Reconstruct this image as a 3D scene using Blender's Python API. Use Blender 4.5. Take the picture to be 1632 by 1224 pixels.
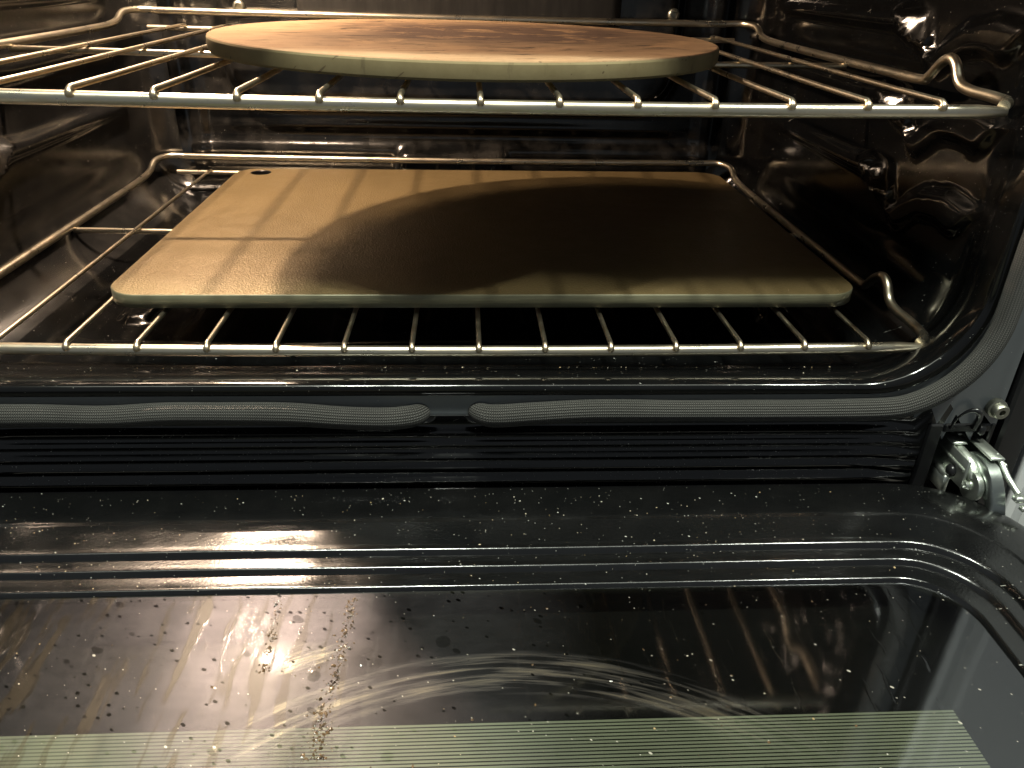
import bpy, math, random
import numpy as np
from mathutils import Vector, Matrix

random.seed(7)
rng = np.random.default_rng(7)
for o in list(bpy.data.objects):
    bpy.data.objects.remove(o, do_unlink=True)
sc = bpy.context.scene
COL = sc.collection

# ------------------------------------------------------------------ camera
PITCH, YAW, ROLL = 0.4938, 0.0652, 0.0282
fwd = Vector((math.sin(YAW) * math.cos(PITCH), math.cos(YAW) * math.cos(PITCH), -math.sin(PITCH)))
rt = Vector((math.cos(YAW), -math.sin(YAW), 0))
up = rt.cross(fwd)
r2 = rt * math.cos(ROLL) + up * math.sin(ROLL)
u2 = -rt * math.sin(ROLL) + up * math.cos(ROLL)
cd = bpy.data.cameras.new("camera")
cam = bpy.data.objects.new("camera", cd)
COL.objects.link(cam)
M = Matrix((r2, u2, -fwd)).transposed().to_4x4()
M.translation = Vector((0.014, -0.405, 0.285))
cam.matrix_world = M
cd.sensor_width = 36
cd.lens = 36 * 1230 / 1632
cd.clip_start = 0.01
cd.clip_end = 50
sc.camera = cam

# ------------------------------------------------------------------ world and lights
w = bpy.data.worlds.new("World")
sc.world = w
w.use_nodes = True
w.node_tree.nodes["Background"].inputs[0].default_value = (0.86, 0.94, 1.0, 1)
w.node_tree.nodes["Background"].inputs[1].default_value = 0.16
sc.view_settings.view_transform = 'Standard'
sc.view_settings.look = 'None'
sc.view_settings.exposure = 0
sc.view_settings.gamma = 1
sc.cycles.caustics_reflective = False
sc.cycles.caustics_refractive = False
sc.cycles.max_bounces = 8
sc.cycles.sample_clamp_indirect = 6


def area_light(name, loc, target, size, power, col):
    l = bpy.data.lights.new(name, 'AREA')
    l.shape = 'DISK'
    l.size = size
    l.energy = power
    l.color = col
    o = bpy.data.objects.new(name, l)
    o.location = loc
    o.rotation_euler = (Vector(target) - Vector(loc)).to_track_quat('-Z', 'Y').to_euler()
    COL.objects.link(o)
    return o


KC = (0.95, 1.0, 0.87)
area_light("kitchen_downlight", (-0.10, -0.29, 1.70), (-0.10, -0.2, 0), 0.10, 25.0, KC)
area_light("kitchen_downlight", (-0.30, -0.30, 1.75), (-0.3, -0.2, 0), 0.10, 17.0, KC)
area_light("kitchen_downlight", (0.95, -0.34, 1.75), (0.7, -0.2, 0), 0.12, 27.0, KC)
pl = area_light("added_overhead_panel", (0.1, -0.33, 1.95), (0.1, -0.33, 0), 1.0, 15.0, (0.95, 1.0, 0.84))  # added panel in place of a lit ceiling, brightens the rack bars
pl.data.shape = 'RECTANGLE'
pl.data.size = 2.6
pl.data.size_y = 0.30
LAMP = (-0.245, 0.335, 0.505)


# ------------------------------------------------------------------ node helpers
class NT:
    def __init__(s, name):
        s.m = bpy.data.materials.new(name)
        s.m.use_nodes = True
        s.t = s.m.node_tree
        s.t.nodes.clear()
        s.out = s.t.nodes.new('ShaderNodeOutputMaterial')

    def n(s, typ, ins=None, **attrs):
        nd = s.t.nodes.new('ShaderNode' + typ)
        for k, v in attrs.items():
            setattr(nd, k, v)
        for k, v in (ins or {}).items():
            sock = nd.inputs[k]
            if isinstance(v, bpy.types.NodeSocket):
                s.t.links.new(v, sock)
            elif isinstance(v, (tuple, list)) and len(v) == 3 and sock.type == 'RGBA':
                sock.default_value = (*v, 1)
            else:
                sock.default_value = v
        return nd

    def math(s, op, a, b=0.0, c=0.0, clamp=False):
        return s.n('Math', {0: a, 1: b, 2: c}, operation=op, use_clamp=clamp).outputs[0]

    def ramp(s, f, lo, hi, a=0.0, b=1.0):
        return s.n('MapRange', {'Value': f, 'From Min': lo, 'From Max': hi, 'To Min': a, 'To Max': b}).outputs[0]

    def mix(s, f, a, b):
        nd = s.n('Mix', {0: f, 6: a, 7: b}, data_type='RGBA')
        return nd.outputs[2]

    def noise(s, vec, scale, detail=3, rough=0.55):
        return s.n('TexNoise', {'Vector': vec, 'Scale': scale, 'Detail': detail, 'Roughness': rough}).outputs[0]

    def obj(s):
        return s.n('TexCoord').outputs['Object']

    def mapping(s, vec, loc=(0, 0, 0), rot=(0, 0, 0), scale=(1, 1, 1)):
        return s.n('Mapping', {'Vector': vec, 'Location': loc, 'Rotation': rot, 'Scale': scale}).outputs[0]

    def bump(s, h, strength, dist=0.001):
        return s.n('Bump', {'Height': h, 'Strength': strength, 'Distance': dist}).outputs[0]

    def specks(s, vec, cell, radius, keep):
        """small round dots, one per cell, only a share of the cells kept -> mask"""
        q = s.n('SeparateXYZ', {'Vector': vec})
        a = s.math('ADD', q.outputs[0], s.math('SUBTRACT', s.math('MULTIPLY', q.outputs[1], 0.6), s.math('MULTIPLY', q.outputs[2], 0.5)))
        b = s.math('ADD', q.outputs[1], s.math('MULTIPLY', q.outputs[2], 0.9))
        uv = s.n('CombineXYZ', {0: a, 1: b, 2: 0.0}).outputs[0]
        v = s.n('TexVoronoi', {'Vector': uv, 'Scale': 1.0 / cell, 'Randomness': 1.0}, voronoi_dimensions='2D')
        sep = s.n('SeparateColor', {'Color': v.outputs['Color']})
        kept = s.math('LESS_THAN', sep.outputs[0], keep)
        rad = s.math('MULTIPLY', sep.outputs[1], radius / cell)
        d = s.math('LESS_THAN', v.outputs['Distance'], rad)
        return s.math('MULTIPLY', kept, d)

    def pr(s, **k):
        nm = {'col': 'Base Color', 'rough': 'Roughness', 'metal': 'Metallic', 'ior': 'IOR', 'spec': 'Specular IOR Level',
              'normal': 'Normal', 'emit': 'Emission Color', 'emits': 'Emission Strength', 'coat': 'Coat Weight',
              'coatr': 'Coat Roughness', 'alpha': 'Alpha'}
        return s.n('BsdfPrincipled', {nm[a]: b for a, b in k.items()}).outputs[0]

    def done(s, sh):
        s.t.links.new(sh, s.out.inputs[0])
        return s.m


def enamel(name, grain=0.05, keep=0.05, dust=0.05, rough=0.07, base=(0.0030, 0.0031, 0.0032), ior=1.62, wav=0.10):
    t = NT(name)
    c = t.obj()
    d1 = t.specks(c, 0.0060, 0.00050, keep * 0.7)
    d2 = t.specks(c, 0.0024, 0.00026, keep * 1.2)
    patch = t.ramp(t.noise(c, 9, 2), 0.35, 0.68)
    m = t.math('MULTIPLY', t.math('MAXIMUM', d1, d2), t.ramp(patch, 0, 1, 0.35, 1.0), clamp=True)
    haze = t.ramp(t.noise(c, 26, 5, 0.65), 0.45, 0.75, 0, dust)
    col = t.mix(haze, base, (0.30, 0.28, 0.25))
    col = t.mix(m, col, (0.44, 0.43, 0.38))
    rg = t.math('ADD', t.ramp(t.noise(c, 34, 4, 0.7), 0.3, 0.75, rough, rough + 0.13), t.math('MULTIPLY', m, 0.5))
    fine = t.math('ADD', t.math('MULTIPLY', t.noise(c, 18, 2), 1.0), t.math('MULTIPLY', t.noise(c, 620, 2), grain))
    nb = t.bump(t.math('ADD', fine, t.math('MULTIPLY', m, 0.25)), wav, 0.006)
    return t.done(t.pr(col=col, rough=rg, ior=ior, normal=nb))


def rack_metal(name, stain=0.5):
    t = NT(name)
    c = t.obj()
    n1 = t.noise(c, 38, 4, 0.65)
    n2 = t.noise(c, 300, 3, 0.6)
    col = t.mix(t.ramp(n1, 0.42, 0.75, 0, stain), (0.74, 0.67, 0.53), (0.40, 0.27, 0.14))
    col = t.mix(t.ramp(n2, 0.66, 0.80, 0, 0.45), col, (0.14, 0.085, 0.05))
    rg = t.ramp(n1, 0.3, 0.7, 0.24, 0.38)
    nb = t.bump(t.math('ADD', t.math('MULTIPLY', n2, 0.12), n1), 0.14, 0.0008)
    return t.done(t.pr(col=col, metal=1.0, rough=rg, normal=nb))


def plain(name, col, rough=0.5, metal=0.0, bump=0.0, bscale=200, ior=1.5, var=0.0):
    t = NT(name)
    c = t.obj()
    k = {}
    if bump:
        k['normal'] = t.bump(t.noise(c, bscale, 4), bump, 0.001)
    cc = col
    if var:
        cc = t.mix(t.ramp(t.noise(c, bscale * 0.4, 4, 0.7), 0.35, 0.7, 0, var), col, tuple(x * 0.35 for x in col))
    return t.done(t.pr(col=cc, rough=rough, metal=metal, ior=ior, **k))


M_CAV = enamel("cavity_enamel", keep=0.06, dust=0.005, rough=0.065, wav=0.010, ior=1.48)
M_FRAME = enamel("frame_enamel", keep=0.03, dust=0.010, rough=0.16, ior=1.75, wav=0.05, base=(0.150, 0.165, 0.175))  # grey base stands in for the bright room mirrored in black enamel
M_CAVL = enamel("cavity_enamel_glare_haze", grain=0.05, keep=0.03, dust=0.035, rough=0.14, wav=0.04, base=(0.007, 0.007, 0.007))  # left wall: haze of lens glare put into a lighter enamel colour
M_TRIM = enamel("lower_trim_enamel", keep=0.20, dust=0.004, rough=0.09, ior=1.6, wav=0.05)
M_DOOR = enamel("door_enamel", grain=0.11, keep=0.06, dust=0.006, rough=0.12, ior=1.7, wav=0.10)
M_BACK = enamel("back_enamel", keep=0.02, dust=0.10, rough=0.12, wav=0.14)
M_RACK = rack_metal("rack_chrome", 0.45)
M_WIRE = rack_metal("rack_wire", 0.9)
M_ZINC = plain("zinc_plate", (0.68, 0.72, 0.65), 0.38, 1.0, 0.25, 260, var=0.20)
M_BLACK = plain("black_metal", (0.012, 0.012, 0.013), 0.28, 0.0, 0.05, 120)
M_SCREW = plain("screw_steel", (0.30, 0.30, 0.25), 0.42, 1.0, 0.1, 300)
M_WHITE = plain("white_cabinet_paint", (0.80, 0.81, 0.82), 0.35, 0.0, 0.03, 90)
M_FLOOR = plain("floor_tile", (0.34, 0.31, 0.28), 0.45, 0.0, 0.08, 30, var=0.2)


def m_brushed():
    t = NT("brushed_fan_plate")
    c = t.obj()
    g = t.noise(t.mapping(c, scale=(120, 1, 20)), 1.0, 3, 0.7)
    col = t.mix(t.ramp(g, 0.35, 0.7), (0.030, 0.029, 0.027), (0.045, 0.043, 0.040))
    return t.done(t.pr(col=col, metal=0.6, rough=t.ramp(g, 0.3, 0.7, 0.42, 0.5)))


def m_gasket():
    t = NT("woven_gasket")
    uv = t.n('TexCoord').outputs['UV']
    sep = t.n('SeparateXYZ', {'Vector': uv})
    u, v = sep.outputs[0], sep.outputs[1]
    # V-shaped knit stitches: rows along the tube, slanted ribs across each row
    row = t.math('MULTIPLY', v, 26.0)
    fr = t.math('FRACT', row)
    tri = t.math('ABSOLUTE', t.math('SUBTRACT', fr, 0.5))
    ph = t.math('ADD', t.math('MULTIPLY', u, 780.0), t.math('MULTIPLY', tri, 1.3))
    s1 = t.math('ABSOLUTE', t.math('SINE', t.math('MULTIPLY', ph, 3.1416)))
    s2 = t.math('SINE', t.math('MULTIPLY', fr, 3.1416))
    h = t.math('MULTIPLY', t.math('POWER', s1, 0.8), t.math('POWER', s2, 0.7))
    c = t.obj()
    nz = t.noise(c, 40, 3)
    col = t.mix(h, (0.010, 0.010, 0.010), (0.092, 0.090, 0.080))
    col = t.mix(t.ramp(nz, 0.4, 0.75, 0, 0.5), col, (0.03, 0.029, 0.026))
    nb = t.bump(h, 0.9, 0.0012)
    return t.done(t.pr(col=col, rough=0.62, normal=nb, ior=1.45))


def m_steel():
    t = NT("seasoned_steel")
    c = t.obj()
    n1 = t.noise(c, 9, 4, 0.6)
    n2 = t.noise(c, 900, 2, 0.6)
    n3 = t.noise(c, 60, 5, 0.7)
    col = t.mix(t.ramp(n1, 0.3, 0.7), (0.142, 0.098, 0.040), (0.188, 0.132, 0.058))
    col = t.mix(t.ramp(n3, 0.62, 0.75, 0, 0.25), col, (0.06, 0.045, 0.03))
    col = t.mix(t.ramp(n2, 0.35, 0.65), t.mix(0.3, col, (0.05, 0.04, 0.027)), col)
    v = t.n('TexVoronoi', {'Vector': c, 'Scale': 850.0}, feature='SMOOTH_F1').outputs['Distance']
    h = t.math('ADD', t.math('MULTIPLY', v, 0.9), t.math('MULTIPLY', n2, 0.5))
    nb = t.bump(h, 0.60, 0.0006)
    return t.done(t.pr(col=col, rough=t.ramp(n3, 0.3, 0.7, 0.36, 0.48), metal=0.35, normal=nb, ior=1.5))


def m_steel_edge():
    t = NT("steel_cut_edge")
    c = t.obj()
    g = t.noise(t.mapping(c, scale=(30, 30, 900)), 1.0, 4, 0.7)
    col = t.mix(t.ramp(g, 0.35, 0.7), (0.12, 0.112, 0.068), (0.18, 0.168, 0.105))
    return t.done(t.pr(col=col, rough=0.45, metal=0.25, normal=t.bump(g, 0.15, 0.0005)))


def m_stone():
    t = NT("cordierite_stone")
    c = t.obj()
    warp = t.n('TexNoise', {'Vector': c, 'Scale': 14.0, 'Detail': 3.0}).outputs['Color']
    cw = t.n('VectorMath', {0: c, 1: t.n('VectorMath', {0: warp, 1: (0.06, 0.06, 0)}, operation='MULTIPLY').outputs[0]},
             operation='ADD').outputs[0]
    n1 = t.noise(cw, 22, 6, 0.68)
    n2 = t.noise(c, 7, 2)
    n3 = t.noise(c, 700, 2)
    streak = t.noise(t.mapping(cw, rot=(0, 0, 0.35), scale=(30, 110, 1)), 1.0, 4, 0.65)
    sep = t.n('SeparateXYZ', {'Vector': c})
    # burn patch round the middle of the disc
    bx = t.math('MULTIPLY', t.math('SUBTRACT', sep.outputs[0], 0.035), 0.9)
    by = t.math('SUBTRACT', sep.outputs[1], 0.012)
    rr = t.math('SQRT', t.math('ADD', t.math('MULTIPLY', bx, bx), t.math('MULTIPLY', by, by)))
    zone = t.ramp(t.math('ADD', rr, t.ramp(n2, 0.3, 0.7, -0.03, 0.03)), 0.06, 0.20, 1, 0)
    base = t.mix(t.ramp(n1, 0.35, 0.65), (0.235, 0.148, 0.082), (0.285, 0.195, 0.115))
    tan = t.mix(t.math('MULTIPLY', zone, t.ramp(streak, 0.38, 0.62), clamp=True), base, (0.105, 0.065, 0.036))
    burn = t.math('MULTIPLY', t.ramp(zone, 0.25, 0.9), t.ramp(n1, 0.37, 0.48), clamp=True)
    col = t.mix(t.math('MULTIPLY', burn, 0.92), tan, (0.042, 0.027, 0.022))
    dk = t.math('MULTIPLY', t.ramp(streak, 0.58, 0.64), t.ramp(zone, 0.0, 0.4), clamp=True)
    col = t.mix(t.math('MULTIPLY', dk, 0.85), col, (0.02, 0.014, 0.011))
    spk = t.specks(c, 0.006, 0.0011, 0.10)
    col = t.mix(t.math('MULTIPLY', spk, 0.7), col, (0.04, 0.025, 0.018))
    col = t.mix(t.ramp(n3, 0.4, 0.7, 0, 0.18), col, (0.13, 0.085, 0.05))
    nb = t.bump(t.math('ADD', t.math('MULTIPLY', n3, 0.5), n1), 0.35, 0.0008)
    return t.done(t.pr(col=col, rough=0.9, normal=nb, spec=0.06))


def m_stone_side():
    t = NT("stone_rim")
    c = t.obj()
    n1 = t.noise(c, 30, 5, 0.7)
    n2 = t.noise(t.mapping(c, scale=(60, 60, 16)), 1.0, 5, 0.75)
    col = t.mix(t.ramp(n1, 0.35, 0.7), (0.28, 0.225, 0.120), (0.21, 0.162, 0.082))
    col = t.mix(t.ramp(n2, 0.60, 0.74, 0, 0.6), col, (0.08, 0.055, 0.035))
    col = t.mix(t.math('MULTIPLY', t.specks(c, 0.005, 0.0008, 0.2), 0.7), col, (0.08, 0.05, 0.03))
    return t.done(t.pr(col=col, rough=0.75, spec=0.2, normal=t.bump(n1, 0.2, 0.0008)))


def m_glass():
    """greasy oven door glass: clear coated sheet + baked-on film with wipe marks, drips and rings"""
    t = NT("greasy_door_glass")
    c = t.obj()
    sep = t.n('SeparateXYZ', {'Vector': c})
    x, y = sep.outputs[0], sep.outputs[1]
    # wipe swath: ring round (0.03,-0.348)
    dx = t.math('SUBTRACT', x, 0.03)
    dy = t.math('SUBTRACT', y, -0.348)
    r = t.math('SQRT', t.math('ADD', t.math('MULTIPLY', dx, dx), t.math('MULTIPLY', dy, dy)))
    th = t.math('ARCTAN2', dx, dy)
    pol = t.n('CombineXYZ', {0: t.math('MULTIPLY', r, 330.0), 1: t.math('MULTIPLY', th, 3.2), 2: 0.0}).outputs[0]
    rn = t.noise(pol, 1.0, 4, 0.6)
    ring = t.math('MULTIPLY', t.ramp(r, 0.187, 0.193), t.ramp(r, 0.214, 0.207), clamp=True)
    ends = t.math('MULTIPLY', t.ramp(th, -0.78, -0.5), t.ramp(th, 0.86, 0.5), clamp=True)
    wipe = t.math('MULTIPLY', t.math('MULTIPLY', ring, ends), t.ramp(rn, 0.45, 0.66), clamp=True)
    # second short wipe higher up
    ring2 = t.math('MULTIPLY', t.ramp(r, 0.222, 0.226), t.ramp(r, 0.243, 0.236), clamp=True)
    ends2 = t.math('MULTIPLY', t.ramp(th, -0.50, -0.46), t.ramp(th, -0.33, -0.37), clamp=True)
    wipe = t.math('MAXIMUM', wipe, t.math('MULTIPLY', t.math('MULTIPLY', ring2, ends2), t.ramp(rn, 0.50, 0.62), clamp=True))
    # drips running towards the hinge side
    dv = t.mapping(c, rot=(0, 0, 0.06), scale=(150, 15, 1))
    warp = t.n('TexNoise', {'Vector': c, 'Scale': 28.0, 'Detail': 2.0}).outputs['Color']
    dv = t.n('VectorMath', {0: dv, 1: t.n('VectorMath', {0: warp, 1: (1.3, 0.6, 0)}, operation='MULTIPLY').outputs[0]},
             operation='ADD').outputs[0]
    drip = t.ramp(t.noise(dv, 1.0, 3, 0.55), 0.53, 0.62)
    drip = t.math('MULTIPLY', drip, t.ramp(x, -0.02, -0.11), clamp=True)
    drip_r = t.math('MULTIPLY', t.ramp(t.noise(dv, 1.7, 2, 0.5), 0.64, 0.70), t.ramp(x, 0.02, 0.12, 0, 0.25), clamp=True)
    drip = t.math('MAXIMUM', drip, drip_r)
    # blotches and rings
    vb = t.n('TexVoronoi', {'Vector': c, 'Scale': 48.0})
    sb = t.n('SeparateColor', {'Color': vb.outputs['Color']})
    rd = t.math('MULTIPLY', sb.outputs[1], 0.26)
    blob = t.math('MULTIPLY', t.math('LESS_THAN', vb.outputs['Distance'], rd), t.math('LESS_THAN', sb.outputs[0], 0.22))
    edge = t.math('LESS_THAN', t.math('ABSOLUTE', t.math('SUBTRACT', vb.outputs['Distance'], rd)), 0.035)
    rings = t.math('MULTIPLY', edge, t.math('LESS_THAN', sb.outputs[2], 0.14))
    spots = t.math('MAXIMUM', t.specks(c, 0.006, 0.0011, 0.35), t.math('MULTIPLY', t.specks(c, 0.017, 0.0028, 0.16), 0.55))
    dots = t.math('MAXIMUM', t.specks(c, 0.0040, 0.00036, 0.07), t.specks(c, 0.010, 0.00075, 0.07))
    cloud = t.ramp(t.noise(c, 11, 5, 0.6), 0.3, 0.72, 0.25, 1.0)
    fine = t.ramp(t.noise(t.mapping(c, rot=(0, 0, 0.4), scale=(60, 240, 1)), 1.0, 4, 0.7), 0.3, 0.7, 0.75, 1.0)
    side = t.math('MULTIPLY', t.ramp(x, 0.08, -0.06, 0.04, 1.0), t.ramp(x, -0.22, -0.10, 0.25, 1.0))
    film = t.math('MULTIPLY', t.math('MULTIPLY', cloud, fine), side)
    # film amount
    amt = t.math('MULTIPLY', film, FILM)
    amt = t.math('ADD', amt, t.math('MULTIPLY', wipe, t.ramp(x, 0.12, -0.05, 0.07, 0.22)))  # lamplight on the wipe marks put into their weight, stronger at left
    amt = t.math('ADD', amt, t.math('MULTIPLY', rings, 0.25))
    amt = t.math('ADD', amt, t.math('MULTIPLY', t.math('MULTIPLY', drip, 0.72), side))
    amt = t.math('ADD', amt, t.math('MULTIPLY', dots, 0.42))
    amt = t.math('MULTIPLY', amt, t.math('SUBTRACT', 1.0, t.math('MULTIPLY', spots, 0.5)), clamp=True)
    amt = t.math('MULTIPLY', amt, t.math('SUBTRACT', 1.0, t.math('MULTIPLY', blob, 0.45)), clamp=True)
    fcol = t.mix(t.math('MULTIPLY', drip, 3.5, clamp=True), (0.42, 0.39, 0.40), (0.038, 0.026, 0.013))
    fcol = t.mix(wipe, fcol, (0.62, 0.50, 0.33))
    fcol = t.mix(dots, fcol, (0.66, 0.60, 0.50))
    fcol = t.mix(t.math('MULTIPLY', spots, t.math('SUBTRACT', 1.0, dots)), fcol, (0.03, 0.02, 0.015))
    filmsh = t.pr(col=fcol, rough=0.42, ior=1.5)
    tr = t.n('BsdfTransparent', {'Color': (0.64, 0.66, 0.60)}).outputs[0]
    hb = t.bump(t.math('ADD', t.math('ADD', t.math('MULTIPLY', dots, 1.0), t.math('MULTIPLY', drip, 0.6)),
                       t.math('MULTIPLY', t.noise(c, 14, 2), 0.6)), 0.10, 0.002)
    gl = t.n('BsdfGlossy', {'Color': (0.93, 0.95, 1.0), 'Roughness': 0.06, 'Normal': hb}).outputs[0]
    fr = t.n('Fresnel', {'IOR': 2.1, 'Normal': hb}).outputs[0]
    # broad greasy lobe
    gl2 = t.n('BsdfGlossy', {'Color': (0.90, 0.88, 1.0), 'Roughness': 0.37}).outputs[0]
    fr = t.math('MULTIPLY', fr, t.ramp(side, 0.10, 0.45, 1.0, 0.015))
    a = t.n('MixShader', {0: fr, 1: tr, 2: gl}).outputs[0]
    a = t.n('MixShader', {0: t.math('MULTIPLY', t.math('MULTIPLY', film, GREASE), t.math('MULTIPLY', t.math('SUBTRACT', 1.0, t.math('MULTIPLY', drip, 0.7)), t.math('MULTIPLY', t.math('SUBTRACT', 1.0, t.math('MULTIPLY', spots, 0.85)), t.math('SUBTRACT', 1.0, t.math('MULTIPLY', blob, 0.5))))), 1: a, 2: gl2}).outputs[0]
    a = t.n('MixShader', {0: amt, 1: a, 2: filmsh}).outputs[0]
    return t.done(a)


FILM, GREASE = 0.085, 0.065


def m_frit():
    """inner face of the outer door glass with its printed lines"""
    t = NT("printed_line_glass")
    c = t.obj()
    sep = t.n('SeparateXYZ', {'Vector': c})
    x, y = sep.outputs[0], sep.outputs[1]
    inx = t.math('LESS_THAN', x, 0.2495)
    iny = t.math('LESS_THAN', y, -0.1612)
    f = t.math('FRACT', t.math('MULTIPLY', y, 1.0 / 0.00185))
    f2 = t.math('ABSOLUTE', t.math('SUBTRACT', f, 0.5))
    line = t.ramp(f2, 0.30, 0.35, 1.0, 0.0)
    wash = t.ramp(x, -0.10, -0.19, 0, 0.55)
    line = t.math('MAXIMUM', line, wash)
    m = t.math('MULTIPLY', t.math('MULTIPLY', inx, iny), line, clamp=True)
    n1 = t.noise(c, 12, 3)
    ink = t.mix(t.ramp(n1, 0.3, 0.7), (0.285, 0.295, 0.235), (0.170, 0.175, 0.140))
    col = t.mix(m, (0.004, 0.004, 0.004), ink)
    return t.done(t.pr(col=col, rough=0.30, spec=0.08))


def m_amber():
    t = NT("baked_grease")
    c = t.obj()
    n1 = t.noise(c, 300, 3)
    col = t.mix(t.ramp(n1, 0.35, 0.65), (0.018, 0.011, 0.006), (0.13, 0.080, 0.040))
    return t.done(t.pr(col=col, rough=0.22, ior=1.5))


def m_crumb():
    t = NT("toast_crumb")
    c = t.obj()
    n1 = t.noise(c, 90, 3)
    col = t.mix(t.ramp(n1, 0.40, 0.60), (0.55, 0.51, 0.43), (0.36, 0.25, 0.12))
    return t.done(t.pr(col=col, rough=0.7))


def m_lamp(name, STR):
    t = NT(name)
    return t.done(t.n('Emission', {'Color': (1.0, 0.745, 0.53), 'Strength': STR}).outputs[0])


# ------------------------------------------------------------------ mesh helpers
def mesh(name, V, F, mat, parent=None, smooth=True, uv=None, mats=None, midx=None, loc=None):
    V = np.asarray(V, float)
    if loc is not None:
        V = V - np.asarray(loc)
    me = bpy.data.meshes.new(name)
    me.from_pydata([tuple(v) for v in V.tolist()], [], [tuple(f) for f in F])
    for m in (mats or [mat]):
        me.materials.append(m)
    if midx is not None:
        me.polygons.foreach_set('material_index', midx)
    me.polygons.foreach_set('use_smooth', [smooth] * len(me.polygons))
    if uv is not None:
        L = me.uv_layers.new(name='UVMap')
        flat = []
        for f in uv:
            for p in f:
                flat.extend(p)
        L.data.foreach_set('uv', flat)
    me.update()
    if smooth:
        me.set_sharp_from_angle(angle=math.radians(48))
    o = bpy.data.objects.new(name, me)
    COL.objects.link(o)
    if loc is not None:
        o.location = loc
    if parent is not None:
        o.parent = parent
        o.matrix_parent_inverse = Matrix.Identity(4)
        if loc is not None:
            o.location = Vector(loc) - parent_world(parent)
        else:
            o.location = -parent_world(parent)
    return o


def parent_world(p):
    v = Vector(p.location)
    while p.parent:
        p = p.parent
        v += Vector(p.location)
    return v


def tag(o, label=None, cat=None, group=None, kind=None):
    for k, v in (('label', label), ('category', cat), ('group', group), ('kind', kind)):
        if v:
            o[k] = v
    return o


def empty(name, loc, label=None, cat=None, group=None):
    o = bpy.data.objects.new(name, None)
    o.empty_display_size = 0.05
    o.location = loc
    COL.objects.link(o)
    return tag(o, label, cat, group)


def merge(parts):
    V, F = [], []
    for v, f in parts:
        k = len(V)
        V.extend([tuple(p) for p in v])
        F.extend([tuple(i + k for i in q) for q in f])
    return V, F


def loft(rings, closed=True, cap0=False, cap1=False):
    n = len(rings[0])
    V = [tuple(p) for r in rings for p in r]
    F = []
    for i in range(len(rings) - 1):
        for j in range(n if closed else n - 1):
            a, b = i * n + j, i * n + (j + 1) % n
            F.append((a, b, b + n, a + n))
    if cap0:
        F.append(tuple(range(n - 1, -1, -1)))
    if cap1:
        k = (len(rings) - 1) * n
        F.append(tuple(range(k, k + n)))
    return V, F


def rrect(hx, ylo, yhi, r, step=0.006, cseg=10):
    """rounded rectangle as a list of (x, y, side, t); same count for the same cseg and nominal counts"""
    pts = []
    nx = max(2, int(round(0.66 / step)))
    ny = max(2, int(round(0.40 / step)))
    cx, cy0, cy1 = hx - r, ylo + r, yhi - r

    def arc(ax, ay, a0):
        for k in range(cseg):
            a = a0 + (math.pi / 2) * k / cseg
            pts.append((ax + r * math.cos(a), ay + r * math.sin(a)))
    # bottom left->right
    for k in range(nx):
        pts.append((-cx + 2 * cx * k / nx, ylo))
    arc(cx, cy0, -math.pi / 2)
    for k in range(ny):
        pts.append((hx, cy0 + (cy1 - cy0) * k / ny))
    arc(cx, cy1, 0)
    for k in range(nx):
        pts.append((cx - 2 * cx * k / nx, yhi))
    arc(-cx, cy1, math.pi / 2)
    for k in range(ny):
        pts.append((-hx, cy1 - (cy1 - cy0) * k / ny))
    arc(-cx, cy0, math.pi)
    return np.array(pts)


def catmull(P, n=8):
    P = [Vector(p) for p in P]
    out = []
    for i in range(len(P) - 1):
        p0 = P[max(i - 1, 0)]
        p1, p2 = P[i], P[i + 1]
        p3 = P[min(i + 2, len(P) - 1)]
        for k in range(n):
            t = k / n
            out.append(0.5 * ((2 * p1) + (-p0 + p2) * t + (2 * p0 - 5 * p1 + 4 * p2 - p3) * t * t
                              + (-p0 + 3 * p1 - 3 * p2 + p3) * t ** 3))
    out.append(P[-1])
    return out


def tube(P, r, seg=10, caps=True, flat=None):
    P = [Vector(p) for p in P]
    n = len(P)
    rs = r if hasattr(r, '__len__') else [r] * n
    T = []
    for i in range(n):
        T.append((P[min(i + 1, n - 1)] - P[max(i - 1, 0)]).normalized())
    N = T[0].cross(Vector((0, 0, 1)))
    if N.length < 1e-3:
        N = T[0].cross(Vector((1, 0, 0)))
    N.normalize()
    rings = []
    for i in range(n):
        N = (N - T[i] * N.dot(T[i])).normalized()
        B = T[i].cross(N)
        rings.append([P[i] + (N * math.cos(a) + B * math.sin(a)) * rs[i]
                      for a in (2 * math.pi * k / seg for k in range(seg))])
    return loft(rings, True, caps, caps)


def box(x0, x1, y0, y1, z0, z1, b=0.0):
    """box with chamfered edges"""
    if b <= 0:
        V = [(x, y, z) for z in (z0, z1) for y in (y0, y1) for x in (x0, x1)]
        return V, [(0, 2, 3, 1), (4, 5, 7, 6), (0, 1, 5, 4), (2, 6, 7, 3), (0, 4, 6, 2), (1, 3, 7, 5)]
    rings = []
    for d, z in ((b, z0), (0, z0 + b), (0, z1 - b), (b, z1)):
        rings.append([(x0 + b, y0 + d, z), (x1 - b, y0 + d, z), (x1 - d, y0 + b, z), (x1 - d, y1 - b, z),
                      (x1 - b, y1 - d, z), (x0 + b, y1 - d, z), (x0 + d, y1 - b, z), (x0 + d, y0 + b, z)])
    return loft(rings, True, True, True)


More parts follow.
